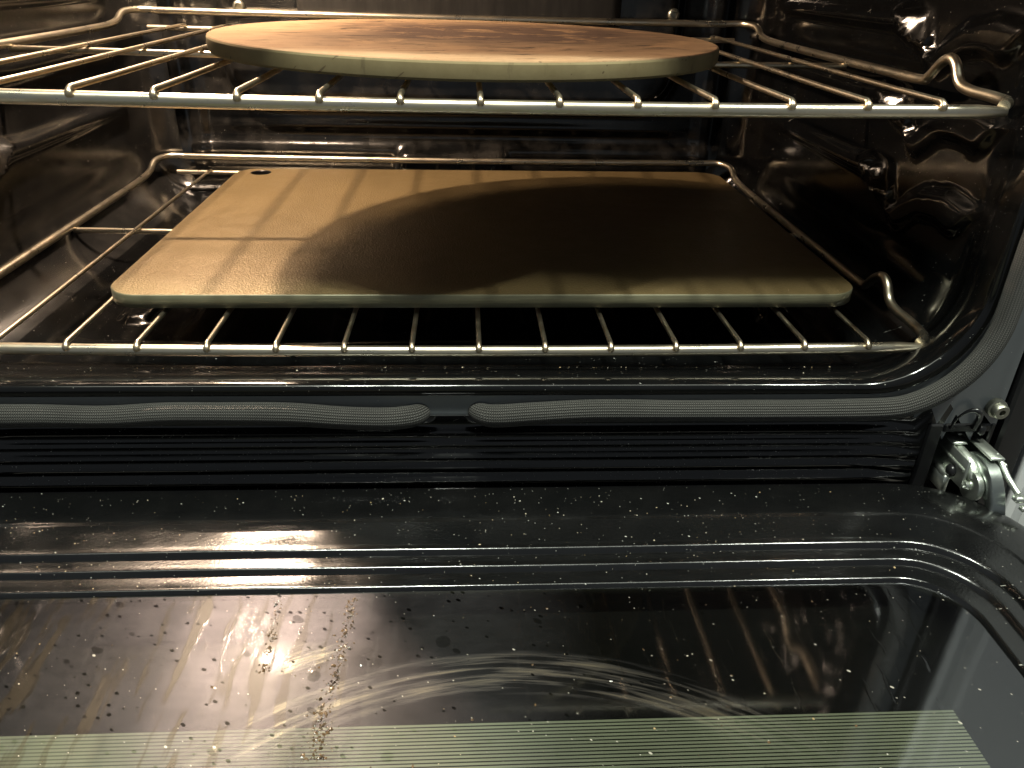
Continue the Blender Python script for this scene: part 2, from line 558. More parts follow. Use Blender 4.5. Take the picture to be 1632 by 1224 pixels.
def lathe(prof, c, axis='z', seg=24):
    """prof: (r, h) pairs; closes the ends"""
    rings = []
    for r, h in prof:
        ring = []
        for k in range(seg):
            a = 2 * math.pi * k / seg
            p = (r * math.cos(a), r * math.sin(a), h)
            if axis == 'y':
                p = (p[0], h, p[1])
            elif axis == 'x':
                p = (h, p[0], p[1])
            ring.append((c[0] + p[0], c[1] + p[1], c[2] + p[2]))
        rings.append(ring)
    return loft(rings, True, True, True)


def sstep(a, b, x):
    t = np.clip((x - a) / (b - a), 0, 1)
    return t * t * (3 - 2 * t)


# ------------------------------------------------------------------ oven
oven = empty("oven", (0, 0, 0), "black enamel oven with its glass door hanging open, lit inside by a warm lamp", "oven")

RIDGES = [0.312, 0.259, 0.206, 0.1535, 0.101]


WL = ([0.046, 0.058, 0.066, 0.075, 0.095, 0.116, 0.128, 0.140, 0.152, 0.163, 0.210, 0.430, 0.455],
      [0.006, 0.000, -0.012, -0.018, -0.0145, -0.017, -0.026, -0.0335, -0.0300, -0.0200, -0.008, -0.008, 0.004])
WU = ([0.046, 0.060, 0.087, 0.120, 0.140, 0.151, 0.158, 0.164, 0.210, 0.240, 0.430, 0.455],
      [0.002, 0.007, 0.0105, 0.004, -0.008, -0.020, -0.010, 0.010, 0.0105, 0.008, 0.008, -0.002])


YG = np.linspace(0.0, 0.5, 1001)
_k = np.exp(-(np.arange(-24, 25) / 9.0) ** 2)
_k /= _k.sum()
GL = np.convolve(np.pad(np.interp(YG, *WL), 24, mode='edge'), _k, 'valid')
GU = np.convolve(np.pad(np.interp(YG, *WU), 24, mode='edge'), _k, 'valid')


def wall_relief(y, z):
    """pressed rack supports of a side wall: flat-topped ridge with a pointed flare, a notch and a drooping stop in front"""
    h = np.zeros_like(y)
    for zc in RIDGES:
        lo = np.interp(y, YG, GL) + zc
        hi = np.interp(y, YG, GU) + zc
        d = np.minimum(z - lo, hi - z)
        top = 0.0058 + 0.0030 * np.exp(-((y - 0.185) / 0.018) ** 2) - 0.05 * np.abs(z - zc) * np.exp(-((y - 0.185) / 0.02) ** 2)
        # the flare is a slanted facet shaped to throw a lamp highlight at the camera
        p = np.array([0.328, 0.186, zc - 0.004])
        hv = np.array([0.014, -0.405, 0.285]) - p
        lv = np.array([-0.275, 0.375, 0.5]) - p
        hv = hv / np.linalg.norm(hv) + lv / np.linalg.norm(lv)
        gy, gz = hv[1] / hv[0], hv[2] / hv[0]
        pl_ = (0.0045 + gy * (y - 0.170) + gz * (z - zc + 0.004) - 5.0 * (y - 0.182) ** 2 - 6.0 * (z - zc) ** 2 + 0.00025 * np.sin(y * 520 + z * 240)).clip(0.0015, 0.0125)
        ye = 0.165 + 0.044 * ((z - zc + 0.022) / 0.031).clip(0, 1)
        bl = sstep(0.158, 0.163, y) * (1 - sstep(-0.002, 0.004, y - ye))
        top = top * (1 - bl) + pl_ * bl
        h = np.maximum(h, top * sstep(-0.0018, 0.0056, d) * sstep(0.042, 0.058, y) * (1 - sstep(0.440, 0.452, y)))
    return h


def floor_relief(x, y):
    h = np.zeros_like(x)
    # shallow pan with a rounded border
    def rr(cx, cy, hx, hy, r):
        qx = np.abs(x - cx) - hx + r
        qy = np.abs(y - cy) - hy + r
        return np.sqrt(np.maximum(qx, 0) ** 2 + np.maximum(qy, 0) ** 2) + np.minimum(np.maximum(qx, qy), 0) - r
    d = rr(0, 0.28, 0.285, 0.185, 0.04)
    h -= 0.006 * (1 - sstep(-0.012, 0.004, d))
    d = rr(0.085, 0.28, 0.17, 0.155, 0.05)
    h += 0.0035 * (1 - sstep(-0.006, 0.004, d))
    d = rr(-0.235, 0.25, 0.013, 0.115, 0.012)
    h += 0.005 * (1 - sstep(-0.007, 0.003, d))
    h += 0.0012 * np.sin(x * 23 + 1.3) * np.sin(y * 17)
    return h


# section profile along the depth: (y, growth of the opening outwards, corner radius)
prof = [(-0.0005, 0.0075, 0.062), (-0.0022, 0.0055, 0.062), (-0.0030, 0.0030, 0.061), (-0.0026, 0.0010, 0.060), (-0.0008, -0.0004, 0.060),
        (0.0030, -0.0008, 0.060), (0.010, -0.0002, 0.060), (0.020, 0.0020, 0.060), (0.032, 0.0065, 0.060), (0.044, 0.0125, 0.060),
        (0.054, 0.0155, 0.058)]
yy = 0.060
while yy < 0.462:
    prof.append((yy, 0.0165, 0.055))
    yy += 0.0030 if yy < 0.23 else 0.006
for k in range(1, 9):
    a = math.pi / 2 * k / 8
    prof.append((0.466 + 0.030 * math.sin(a), 0.0165 - 0.030 * (1 - math.cos(a)), 0.055 - 0.004 * k))
rings = []
for (y, g, r) in prof:
    pt = rrect(0.3175 + g, 0.0665 - g, 0.520 + g, r, 0.0032, 12)
    X, Z = pt[:, 0].copy(), pt[:, 1].copy()
    Y = np.full_like(X, y)
    hx = 0.3175 + g
    fade = 1.0 if 0.05 < y < 0.462 else 0.0
    side = np.abs(np.abs(X) - hx) < 1e-6
    edgef = sstep(0, 0.02, Z - (0.0665 - g + r)) if True else 1
    hw = wall_relief(Y, Z) * fade * edgef * side
    X -= np.sign(X) * hw
    bot = np.abs(Z - (0.0665 - g)) < 1e-6
    ef = sstep(0, 0.03, (hx - r) - np.abs(X)) * bot * fade
    Z += floor_relief(X, Y) * ef
    rings.append(np.stack([X, Y, Z], 1))
V, F = loft(rings)
V_ = np.asarray(V)
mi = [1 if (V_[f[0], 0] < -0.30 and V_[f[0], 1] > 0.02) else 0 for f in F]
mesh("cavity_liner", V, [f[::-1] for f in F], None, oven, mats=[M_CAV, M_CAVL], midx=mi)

# back wall
nx, nz = 170, 130
xs = np.linspace(-0.335, 0.335, nx)
zs = np.linspace(0.045, 0.535, nz)
XX, ZZ = np.meshgrid(xs, zs)


def rrd(x, z, cx, cz, hx, hz, r):
    qx = np.abs(x - cx) - hx + r
    qz = np.abs(z - cz) - hz + r
    return np.sqrt(np.maximum(qx, 0) ** 2 + np.maximum(qz, 0) ** 2) + np.minimum(np.maximum(qx, qz), 0) - r


H = 0.018 * (1 - sstep(-0.012, 0.006, rrd(XX, ZZ, 0, 0.31, 0.245, 0.165, 0.045)))
H += 0.007 * (1 - sstep(0.100, 0.112, ZZ)) * (1 - sstep(0.29, 0.315, np.abs(XX)))
H += 0.013 * (1 - sstep(-0.006, 0.004, rrd(XX, ZZ, -0.003, 0.080, 0.062, 0.021, 0.012)))
H += 0.0025 * np.exp(-((ZZ - 0.125) / 0.004) ** 2) * (1 - sstep(0.24, 0.28, np.abs(XX)))
H += 0.004 * (1 - sstep(0.006, 0.012, np.abs(np.abs(XX) - 0.285)))
YY = 0.5060 - H
V = np.stack([XX.ravel(), YY.ravel(), ZZ.ravel()], 1)
F = [(j * nx + i, j * nx + i + 1, (j + 1) * nx + i + 1, (j + 1) * nx + i) for j in range(nz - 1) for i in range(nx - 1)]
back = mesh("back_wall", V, F, M_BACK, oven)

# convection fan cover: raised disc with a dark gap round it
CF = (0.010, 0.4795, 0.395)
FR = []
for hx_, zl_, r_, y_ in ((0.1680, 0.200, 0.020, 0.4915), (0.1672, 0.2008, 0.020, 0.4835), (0.1650, 0.203, 0.020, 0.4812), (0.1560, 0.212, 0.020, 0.4800), (0.1200, 0.248, 0.020, 0.4798)):
    q_ = rrect(hx_, zl_, 0.50 - (zl_ - 0.200), r_, 0.02, 12)
    FR.append(np.stack([q_[:, 0] + 0.008, np.full(len(q_), y_), q_[:, 1]], 1))
V, F = loft(FR, True, False, True)
fan = mesh("fan_cover", V, F, m_brushed(), oven)
for sx, sz in ((-0.2185, 0.2435), (0.232, 0.246)):
    V, F = lathe([(0.0062, 0.0), (0.0065, -0.0022), (0.0050, -0.0042), (0.0034, -0.0044), (0.0028, -0.0020)], (sx, 0.4882, sz), 'y', 18)
    mesh("screw", V, F, M_SCREW, back)

# lamp in the upper left of the cavity
ld = mesh("oven_lamp", *lathe([(0.034, -0.080), (0.036, -0.066), (0.030, -0.060), (0.028, -0.060)],
                              (LAMP[0], LAMP[1], LAMP[2]), 'x', 28), M_SCREW, oven)
V, F = lathe([(0.0045 * math.sin(a), -0.0125 * math.cos(a)) for a in np.linspace(0.08, math.pi - 0.08, 12)], LAMP, 'x', 20)
mesh("bulb", V, F, m_lamp("bulb_glow", 10500.0), ld)
V, F = lathe([(0.026 * math.sin(a), 0.026 * math.cos(a)) for a in np.linspace(0.08, math.pi - 0.08, 14)], (-0.282, 0.385, 0.498), 'z', 22)
mesh("soft_shadow_sphere", V, F, m_lamp("soft_shadow_glow", 330.0), ld)  # glowing sphere added beside the bulb to soften its shadow edges
V, F = lathe([(0.009, -0.061), (0.010, -0.028), (0.008, -0.0105)], LAMP, 'x', 16)
mesh("lamp_socket", V, F, M_SCREW, ld)

# front frame: flat sheet round the opening, with pressed ribs under the gasket
N0 = rrect(0.3175 + 0.0075, 0.0665 - 0.0075, 0.520 + 0.0075, 0.062, 0.0045, 12)
outer = []
for (px, pz) in N0:
    cx0, cz0 = 0.0, 0.30
    dx, dz = px - cx0, pz - cz0
    # project corner points on to the outer rectangle
    ix = max(-0.263, min(0.263, px))
    iz = max(0.121, min(0.4655, pz))
    ux, uz = px - ix, pz - iz
    l = math.hypot(ux, uz)
    ux, uz = ux / l, uz / l
    t = min((0.351 - abs(ix)) / abs(ux) if abs(ux) > 1e-6 else 9, ((0.58 - iz) if uz > 0 else (iz + 0.075)) / abs(uz) if abs(uz) > 1e-6 else 9)
    outer.append((ix + ux * t, iz + uz * t))
outer = np.array(outer)
rings = []
for k in range(0, 111):
    t = k / 110
    P = N0 * (1 - t) + outer * t
    z = P[:, 1]
    rib = np.zeros(len(z))
    for zc, hgt, wd in ((0.0295, 0.0042, 0.0024), (0.0205, 0.0036, 0.0022), (0.0115, 0.0044, 0.0024), (0.0025, 0.0036, 0.0022), (-0.0065, 0.0044, 0.0024), (-0.018, 0.003, 0.004)):
        rib += hgt * np.exp(-((z - zc) / wd) ** 2)
    rec = 0.008 * (1 - sstep(0.034, 0.046, z))
    rec = rec - rib * (1 - sstep(0.03, 0.042, z))
    win = (1 - sstep(0.285, 0.305, np.abs(P[:, 0])))
    y = rec * win * (z < 0.06)
    rings.append(np.stack([P[:, 0], y, P[:, 1]], 1))
rings.append(np.stack([outer[:, 0], np.full(len(outer), 0.02), outer[:, 1]], 1))
V, F = loft(rings)
F = [f for f in F if not (0.3135 < abs(sum(V[i][0] for i in f) / 4) < 0.3480 and sum(V[i][2] for i in f) / 4 < 0.0345)]
mi = []
for f in F:
    xm = sum(V[i][0] for i in f) / 4
    zm = sum(V[i][2] for i in f) / 4
    mi.append(1 if zm < 0.0445 and abs(xm) < 0.317 else 0)
frame = mesh("front_frame", V, F, None, oven, mats=[M_FRAME, M_TRIM], midx=mi)
# bumper screw on the right of the frame
V, F = lathe([(0.0062, 0.0), (0.0062, -0.0035), (0.0050, -0.0040), (0.0050, -0.0075), (0.0042, -0.0085), (0.0020, -0.0085), (0.0018, -0.0055)],
             (0.3455, 0.0, 0.0495), 'y', 22)
mesh("bumper_screw", V, F, M_SCREW, frame)
# side trim column right of the frame
V, F = box(0.3545, 0.3735, -0.0030, 0.30, -0.30, 0.60, 0.0018)
mesh("side_trim", V, F, M_BLACK, oven, smooth=False)

# gasket: one woven rope round the opening, its two ends tucked in at the bottom
GP = []
zb = 0.0515
GP += [(0.0165, 0.006, 0.0475), (0.0225, -0.0025, 0.0475), (0.032, -0.0058, 0.0478), (0.056, -0.0068, 0.0500), (0.09, -0.0064, 0.0515), (0.14, -0.0064, 0.0512), (0.20, -0.0064, 0.0510), (0.255, -0.0064, 0.0512)]
cxg, czg, rg = 0.2655, 0.1135, 0.062
for k in range(1, 10):
    a = -math.pi / 2 + math.pi / 2 * k / 9
    GP.append((cxg + rg * math.cos(a), -0.0064, czg + rg * math.sin(a)))
for z in np.linspace(0.15, 0.46, 9):
    GP.append((0.3278 + 0.0006 * math.sin(z * 40), -0.0064, float(z)))
for k in range(0, 9):
    a = math.pi / 2 * k / 8
    GP.append((cxg + rg * math.cos(a), -0.0064, 0.474 + rg * math.sin(a)))
for x in np.linspace(0.22, -0.22, 8):
    GP.append((float(x), -0.0064, 0.536))
for k in range(0, 9):
    a = math.pi / 2 + math.pi / 2 * k / 8
    GP.append((-cxg + rg * math.cos(a), -0.0064, 0.474 + rg * math.sin(a)))
for z in np.linspace(0.45, 0.15, 9):
    GP.append((-0.3278, -0.0064, float(z)))
for k in range(0, 9):
    a = math.pi + math.pi / 2 * k / 9
    GP.append((-cxg + rg * math.cos(a), -0.0064, czg + rg * math.sin(a)))
GP += [(-0.262, -0.0064, 0.0500), (-0.23, -0.0064, 0.0498), (-0.195, -0.0064, 0.0490), (-0.16, -0.0066, 0.0510), (-0.125, -0.0066, 0.0508), (-0.09, -0.0066, 0.0500), (-0.060, -0.0070, 0.0478), (-0.037, -0.0068, 0.0468), (-0.025, -0.0055, 0.0468), (-0.0165, -0.0022, 0.0470), (-0.011, 0.006, 0.0472)]
C = catmull(GP, 9)
n = len(C)
cum = [0.0]
for i in range(1, n):
    cum.append(cum[-1] + (C[i] - C[i - 1]).length)
tot = cum[-1]
seg = 22
rings = []
for i in range(n):
    T = (C[min(i + 1, n - 1)] - C[max(i - 1, 0)]).normalized()
    Yd = Vector((0, -1, 0))
    Yd = (Yd - T * Yd.dot(T)).normalized()
    B = T.cross(Yd)
    e = min(cum[i], tot - cum[i])
    tap = 0.70 + 0.30 * math.sqrt(min(1.0, e / 0.016))
    wob = 1 + 0.035 * math.sin(cum[i] * 31) + 0.02 * math.sin(cum[i] * 83)
    a0, b0 = 0.0072 * tap * wob, 0.0056 * (0.5 + 0.5 * tap)
    rings.append([C[i] + B * (a0 * math.cos(q)) + Yd * (b0 * math.sin(q)) for q in (2 * math.pi * k / seg for k in range(seg))])
V, F = loft(rings, True, True, True)
uvs = []
for i in range(n - 1):
    for j in range(seg):
        uvs.append(((cum[i], j / seg), (cum[i], (j + 1) / seg), (cum[i + 1], (j + 1) / seg), (cum[i + 1], j / seg)))
uvs += [[(0, 0)] * seg, [(0, 0)] * seg]
mesh("door_gasket", V, F, m_gasket(), oven, uv=uvs)
# ends disappear in two small oval holes
for hx_ in (0.0185, -0.0115):
    V, F = lathe([(0.0082, 0.0), (0.0088, -0.0010), (0.0080, -0.0016), (0.0070, 0.004)], (0, 0, 0), 'y', 24)
    V = [(v[0] * 0.8 + hx_, v[1] * 0.4 + 0.0008, v[2] * 0.9 + 0.0472) for v in V]
    mesh("gasket_hole", V, F, M_BLACK, frame)

# ---- door
def dring(hx, yb, r, z, yf=-0.50):
    pt = rrect(hx, yf, yb, r, 0.006, 14)
    return np.stack([pt[:, 0], pt[:, 1], np.full(len(pt), z)], 1)


DR = [(0.3500, -0.0105, 0.066, -0.045), (0.3515, -0.0085, 0.066, -0.016), (0.3522, -0.0075, 0.066, -0.0075), (0.3518, -0.0082, 0.066, -0.0040),
      (0.3500, -0.0105, 0.065, -0.0014), (0.3472, -0.0140, 0.063, 0.0000), (0.3420, -0.0200, 0.060, 0.0006), (0.3250, -0.0430, 0.052, 0.0010),
      (0.3240, -0.0442, 0.052, 0.0006), (0.3225, -0.0460, 0.052, 0.0001), (0.3100, -0.0640, 0.046, 0.0000),
      (0.3072, -0.0681, 0.044, -0.0001), (0.3064, -0.0690, 0.044, -0.0003), (0.3058, -0.0697, 0.044, -0.0010), (0.3047, -0.0709, 0.043, -0.0035),
      (0.3000, -0.0752, 0.042, -0.0036), (0.2962, -0.0788, 0.041, -0.0036), (0.2953, -0.0797, 0.040, -0.0038), (0.2946, -0.0803, 0.040, -0.0046), (0.2935, -0.0815, 0.039, -0.0066),
      (0.2890, -0.0855, 0.037, -0.0067), (0.2846, -0.0895, 0.035, -0.0066), (0.2834, -0.0906, 0.034, -0.0065), (0.2824, -0.0915, 0.033, -0.0066), (0.2819, -0.0921, 0.032, -0.0072), (0.2810, -0.0932, 0.032, -0.0095), (0.2808, -0.0936, 0.032, -0.0125)]
rings = [dring(*q) for q in DR]
for rr_ in rings:   # unevenness of pressed sheet
    rr_[:, 2] += 0.0004 * np.sin(rr_[:, 0] * 19 + 0.6) * np.sin(rr_[:, 1] * 31)
V, F = loft(rings)
door = mesh("door", V, F, M_DOOR, oven, loc=(0, -0.007, 0))
gp = rrect(0.284, -0.42, -0.090, 0.033, 0.006, 14)
V = [(p[0], p[1], -0.0090) for p in gp] + [(p[0], p[1], -0.0130) for p in gp]
n = len(gp)
F = [tuple(range(n))] 
mesh("glass_pane", V[:n], F, m_glass(), door, smooth=False)
V, F = box(-0.30, 0.30, -0.46, -0.075, -0.034, -0.0275, 0.001)
mesh("outer_glass", V, F, m_frit(), door, smooth=False)
V, F = box(-0.366, 0.366, -0.52, -0.022, -0.075, -0.0365, 0.004)
mesh("door_front_panel", V, F, M_BLACK, door, smooth=False)
# inner side walls between the panes
V, F = merge([box(0.2998, 0.305, -0.46, -0.075, -0.0362, -0.0125), box(-0.305, -0.2998, -0.46, -0.075, -0.0362, -0.0125),
              box(-0.305, 0.305, -0.0748, -0.070, -0.0362, -0.0125)])
mesh("spacer_frame", V, F, M_BLACK, door, smooth=False)

# ---- hinge (right): zinc bracket coming out of its slot in the frame, arm going down into the door
HX0, HX1 = 0.3245, 0.3475
hinge = mesh("hinge", *merge([
    box(HX0, HX0 + 0.0022, -0.0225, 0.030, 0.0020, 0.0228, 0.0008),            # left cheek
    box(HX0, HX0 + 0.0095, -0.0040, 0.030, 0.0228, 0.0250, 0.0009),            # top, left strip
    box(HX1 - 0.0095, HX1, -0.0225, 0.030, 0.0228, 0.0250, 0.0009),            # top, right strip
    box(HX0 + 0.0095, HX1 - 0.0095, 0.0080, 0.030, 0.0226, 0.0246, 0.0008),
    box(HX1 - 0.0022, HX1, -0.0260, 0.030, 0.0020, 0.0227, 0.0008)]), M_ZINC, oven)
V, F = tube([(HX0 - 0.0014, 0.030, 0.0052), (HX0 - 0.0014, 0.008, 0.0048), (HX0 - 0.0012, -0.010, 0.0030)], 0.0032, 12)
V2, F2 = box(HX0 - 0.0044, HX0 - 0.0002, -0.012, 0.030, -0.0080, 0.0044, 0.001)
mesh("hinge_flange", *merge([(V, F), (V2, F2)]), M_ZINC, hinge)
V, F = tube([(HX0 - 0.0004, 0.030, 0.0165), (HX0 - 0.0004, -0.0210, 0.0150)], 0.0011, 8)
mesh("hinge_rib", V, F, M_ZINC, hinge)
V, F = tube(catmull([(HX0 + 0.0055, 0.006, 0.0190), (HX0 + 0.0055, -0.006, 0.0190), (HX0 + 0.0058, -0.0165, 0.0168), (HX0 + 0.0060, -0.0235, 0.0105)], 6), 0.0038, 12)
mesh("hinge_roller_arm", V, F, M_ZINC, hinge)
arm = []
for (yy_, zz_, hh) in ((-0.006, 0.0190, 0.004), (-0.015, 0.0200, 0.0070), (-0.024, 0.0190, 0.0100), (-0.030, 0.0145, 0.0100), (-0.035, 0.0085, 0.0080), (-0.039, 0.0020, 0.0060), (-0.042, -0.0040, 0.0050)):
    arm.append([(0.3335, yy_, zz_ - hh), (0.3430, yy_, zz_ - hh), (0.3436, yy_ - 0.001, zz_), (0.3420, yy_ - 0.002, zz_ + 0.0020), (0.3345, yy_ - 0.002, zz_ + 0.0020), (0.3330, yy_ - 0.001, zz_)])
V, F = loft(arm, True, True, True)
mesh("hinge_arm", V, F, plain("dark_zinc", (0.34, 0.37, 0.35), 0.30, 1.0, 0.1, 160), hinge)
V, F = lathe([(0.0092, 0.0), (0.0098, -0.0012), (0.0098, -0.0040), (0.0078, -0.0047), (0.0050, -0.0047)], (0.3325, -0.0235, 0.0060), 'x', 26)
mesh("hinge_cam", V, F, M_ZINC, hinge)
V, F = lathe([(0.0040, 0.0), (0.0042, -0.0014), (0.0032, -0.0029), (0.0014, -0.0036)], (HX0 + 0.0002, -0.0105, 0.0085), 'x', 18)
mesh("rivet", V, F, M_BLACK, hinge)
V, F = lathe([(0.0030, 0.0), (0.0032, -0.0012), (0.0022, -0.0022), (0.0012, -0.0010)], (0.3278, -0.0235, 0.0060), 'x', 16)
mesh("rivet", V, F, M_ZINC, hinge)
V, F = merge([tube(catmull([(0.3455, -0.016, 0.0235), (0.3458, -0.0245, 0.0200), (0.3462, -0.0300, 0.0165), (0.3470, -0.0385, 0.0130), (0.3474, -0.0410, 0.0118)], 5), 0.0019, 8),
              box(0.3435, 0.3508, -0.0465, -0.0405, 0.0080, 0.0122, 0.0012), box(0.3452, 0.3490, -0.0510, -0.0466, 0.0050, 0.0085, 0.001)])
mesh("hinge_strap", V, F, M_ZINC, hinge)
# the slot in the frame that the hinge comes out of
for sg_ in (1, -1):
    sl = [box(0.3065, 0.3165, -0.0016, 0.034, -0.06, 0.0372, 0.0012), box(0.3165, 0.3478, -0.0016, 0.034, 0.0310, 0.0372, 0.0012),
          box(0.3478, 0.3508, -0.0010, 0.034, -0.06, 0.0372, 0.0008), box(0.3165, 0.3478, 0.030, 0.034, -0.06, 0.0310)]
    V, F = merge(sl)
    if sg_ < 0:
        V = [(-v[0], v[1], v[2]) for v in V]
        F = [f[::-1] for f in F]
    mesh("hinge_slot", V, F, M_BLACK, frame, smooth=False)
# wire latch hook above the hinge
hk = catmull([(0.3200, -0.0020, 0.0345), (0.3212, -0.0030, 0.0420), (0.3245, -0.0045, 0.0478), (0.3290, -0.0055, 0.0500), (0.3325, -0.0058, 0.0485), (0.3348, -0.0045, 0.0440), (0.3358, -0.0020, 0.0345)], 7)
V, F = merge([tube(hk, [0.0008 + 0.0012 * min(1, max(0, (k - 12) / 14)) for k in range(len(hk))], 10),
              box(0.3375, 0.3420, -0.0055, -0.0005, 0.0310, 0.0375, 0.0010)])
mesh("latch_hook", V, F, M_BLACK, hinge)


# ------------------------------------------------------------------ racks
def make_rack(zw, y0, y1, brace_y, sag, label):
    root = empty("oven_rack", (-0.006, y0, zw), label, "oven rack", "chrome oven racks on the side supports")
    HX = 0.3185
    cxr = -0.006

    def sg(x, y):
        return -sag * max(0.0, 1 - ((x - cxr) / 0.31) ** 2)
    # front bar
    zf = zw - 0.0050
    P = [(cxr + s, y0, zf + sg(cxr + s, 0)) for s in np.linspace(-0.312, 0.312, 41)]
    P[0] = (P[0][0], y0 + 0.0004, zf + 0.0006)
    rad = [0.0037] * 41
    rad[0] = rad[-1] = 0.0026
    mesh("front_bar", *tube(P, rad, 14), M_RACK, root, loc=(cxr, y0, zf))
    # side bars with the stop hump near the front
    for s in (-1, 1):
        yo = y0
        P = [(cxr + s * 0.3105, yo + 0.0005, zw - 0.0020), (cxr + s * 0.3165, yo + 0.008, zw - 0.001), (cxr + s * HX, yo + 0.025, zw - 0.0005),
             (cxr + s * HX, yo + 0.048, zw + 0.0000), (cxr + s * HX, yo + 0.0600, zw + 0.0030), (cxr + s * HX, yo + 0.0680, zw + 0.0118), (cxr + s * HX, yo + 0.0760, zw + 0.0148),
             (cxr + s * HX, yo + 0.0850, zw + 0.0110), (cxr + s * HX, yo + 0.0950, zw + 0.0020), (cxr + s * HX, yo + 0.1040, zw - 0.0006),
             (cxr + s * HX, yo + 0.16, zw - 0.0008), (cxr + s * HX, yo + 0.25, zw - 0.0008), (cxr + s * HX, yo + 0.34, zw - 0.0004), (cxr + s * HX, y1 - 0.055, zw + 0.0004),
             (cxr + s * HX, y1 - 0.030, zw + 0.0030), (cxr + s * (HX - 0.0005), y1 - 0.012, zw + 0.0100), (cxr + s * (HX - 0.010), y1 + 0.004, zw + 0.0118), (cxr + s * (HX - 0.026), y1 + 0.0075, zw + 0.0112)]
        mesh("side_bar", *tube(catmull(P, 6), 0.0032, 12), M_RACK, root, loc=(cxr + s * HX, y0 + 0.2, zw))
    P = [(cxr + q, y1 + 0.0075, zw + 0.0112 + 0.5 * sg(cxr + q, 0)) for q in np.linspace(-(HX - 0.0262), HX - 0.0262, 25)]
    mesh("rear_stop_bar", *tube(P, 0.0034, 12), M_RACK, root, loc=(cxr, y1, zw + 0.011))
    P = [(cxr + q, y1 - 0.002, zw - 0.0040 + 0.5 * sg(cxr + q, 0)) for q in np.linspace(-0.300, 0.300, 25)]
    mesh("rear_bar", *tube(P, 0.0026, 10), M_RACK, root, loc=(cxr, y1, zw - 0.004))
    P = [(cxr + q, brace_y, zw - 0.0045 + 0.8 * sg(cxr + q, 0)) for q in np.linspace(-HX, HX, 25)]
    mesh("cross_brace", *tube(P, 0.0024, 10), M_RACK, root, loc=(cxr, brace_y, zw - 0.0045))
    # fourteen wires, welded on top of the front bar and bent down at its face
    me = None
    for i in range(14):
        x = -0.2681 + 0.0413 * i
        s0 = sg(x, 0)
        if me is None:
            P = [(x, y0 - 0.0034, zw - 0.0042), (x, y0 - 0.0030, zw - 0.0018), (x, y0 - 0.0008, zw + 0.0002), (x, y0 + 0.006, zw + 0.0003), (x, y0 + 0.05, zw)]
            P = [tuple(q) for q in catmull(P, 3)] + [(x, y0 + (y1 - y0) * t, zw) for t in (0.25, 0.4, 0.55, 0.7, 0.85, 0.97)] + [(x, y1 - 0.003, zw - 0.001)]
            rad = [0.0012, 0.0018, 0.0022, 0.0022, 0.0020] + [0.00165] * (len(P) - 5)
            o = mesh("wire", *tube(P, rad, 10), M_WIRE, root, loc=(x, y0, zw))
            me = o.data
        else:
            o = bpy.data.objects.new("wire", me)
            COL.objects.link(o)
            o.parent = root
            o.location = Vector((x, y0, zw)) - Vector(root.location)
        o.location.z += s0
        o.rotation_euler.x = 0.0008 * math.sin(i * 2.1)
        o.rotation_euler.z = 0.0016 * math.sin(i * 1.7 + zw * 30)
    return root


rack_low = make_rack(0.0818, 0.0296, 0.4785, 0.262, 0.0030, "lower chrome oven rack near the oven floor, carrying the flat steel slab")
rack_up = make_rack(0.2280, 0.0196, 0.4680, 0.236, 0.0022, "upper chrome oven rack near the top of the picture, carrying the round stone")

# ------------------------------------------------------------------ baking steel (rounded slab with a round hole in its rear left corner)
S_X0, S_Y0, S_W, S_D, S_T = -0.2240, 0.0735, 0.5085, 0.3575, 0.0095
sc_x, sc_y = S_X0 + S_W / 2, S_Y0 + S_D / 2
ST = 0.0941
pt = rrect(S_W / 2, -S_D / 2, S_D / 2, 0.024, 0.02, 12)
HOLE = (-S_W / 2 + 0.026, S_D / 2 - 0.0185, 0.0098)
nh = 40


def srings(off, z):
    p = rrect(S_W / 2 - off, -S_D / 2 + off, S_D / 2 - off, 0.024 - off, 0.02, 12)
    return [(q[0], q[1], z) for q in p]


import bmesh
bm = bmesh.new()
loops = [srings(0.0007, 0.0), srings(0.0, -0.0007), srings(0.0, -S_T + 0.0007), srings(0.0007, -S_T)]
bl = [[bm.verts.new(p) for p in L] for L in loops]
n = len(bl[0])
for i in range(3):
    for j in range(n):
        f = bm.faces.new((bl[i][j], bl[i + 1][j], bl[i + 1][(j + 1) % n], bl[i][(j + 1) % n]))
        f.material_index = 1
        f.smooth = True
hl = [[bm.verts.new((HOLE[0] + r * math.cos(2 * math.pi * k / nh), HOLE[1] + r * math.sin(2 * math.pi * k / nh), z)) for k in range(nh)]
      for r, z in ((HOLE[2] + 0.0006, 0.0), (HOLE[2], -0.0007), (HOLE[2], -S_T + 0.0006), (HOLE[2] + 0.0006, -S_T))]
for i in range(3):
    for j in range(nh):
        f = bm.faces.new((hl[i][j], hl[i][(j + 1) % nh], hl[i + 1][(j + 1) % nh], hl[i + 1][j]))
        f.material_index = 2  # black hole wall: the darkness inside the hole put into its colour
for L, Hh in ((bl[0], hl[0]), (bl[3], hl[3])):
    es = []
    for ring_ in (L, Hh):
        for j in range(len(ring_)):
            e = bm.edges.get((ring_[j], ring_[(j + 1) % len(ring_)]))
            es.append(e)
    res = bmesh.ops.triangle_fill(bm, use_beauty=True, edges=es)
bmesh.ops.recalc_face_normals(bm, faces=bm.faces[:])
me = bpy.data.meshes.new("baking_steel")
bm.to_mesh(me)
bm.free()
me.materials.append(m_steel())
me.materials.append(m_steel_edge())
me.materials.append(M_BLACK)
st = bpy.data.objects.new("baking_steel", me)
COL.objects.link(st)
st.location = (sc_x, sc_y, ST)
st.rotation_euler = (0, -0.004, 0.002)
tag(st, "flat brown baking steel with rounded corners and a small hole, lying on the lower rack", "baking steel")

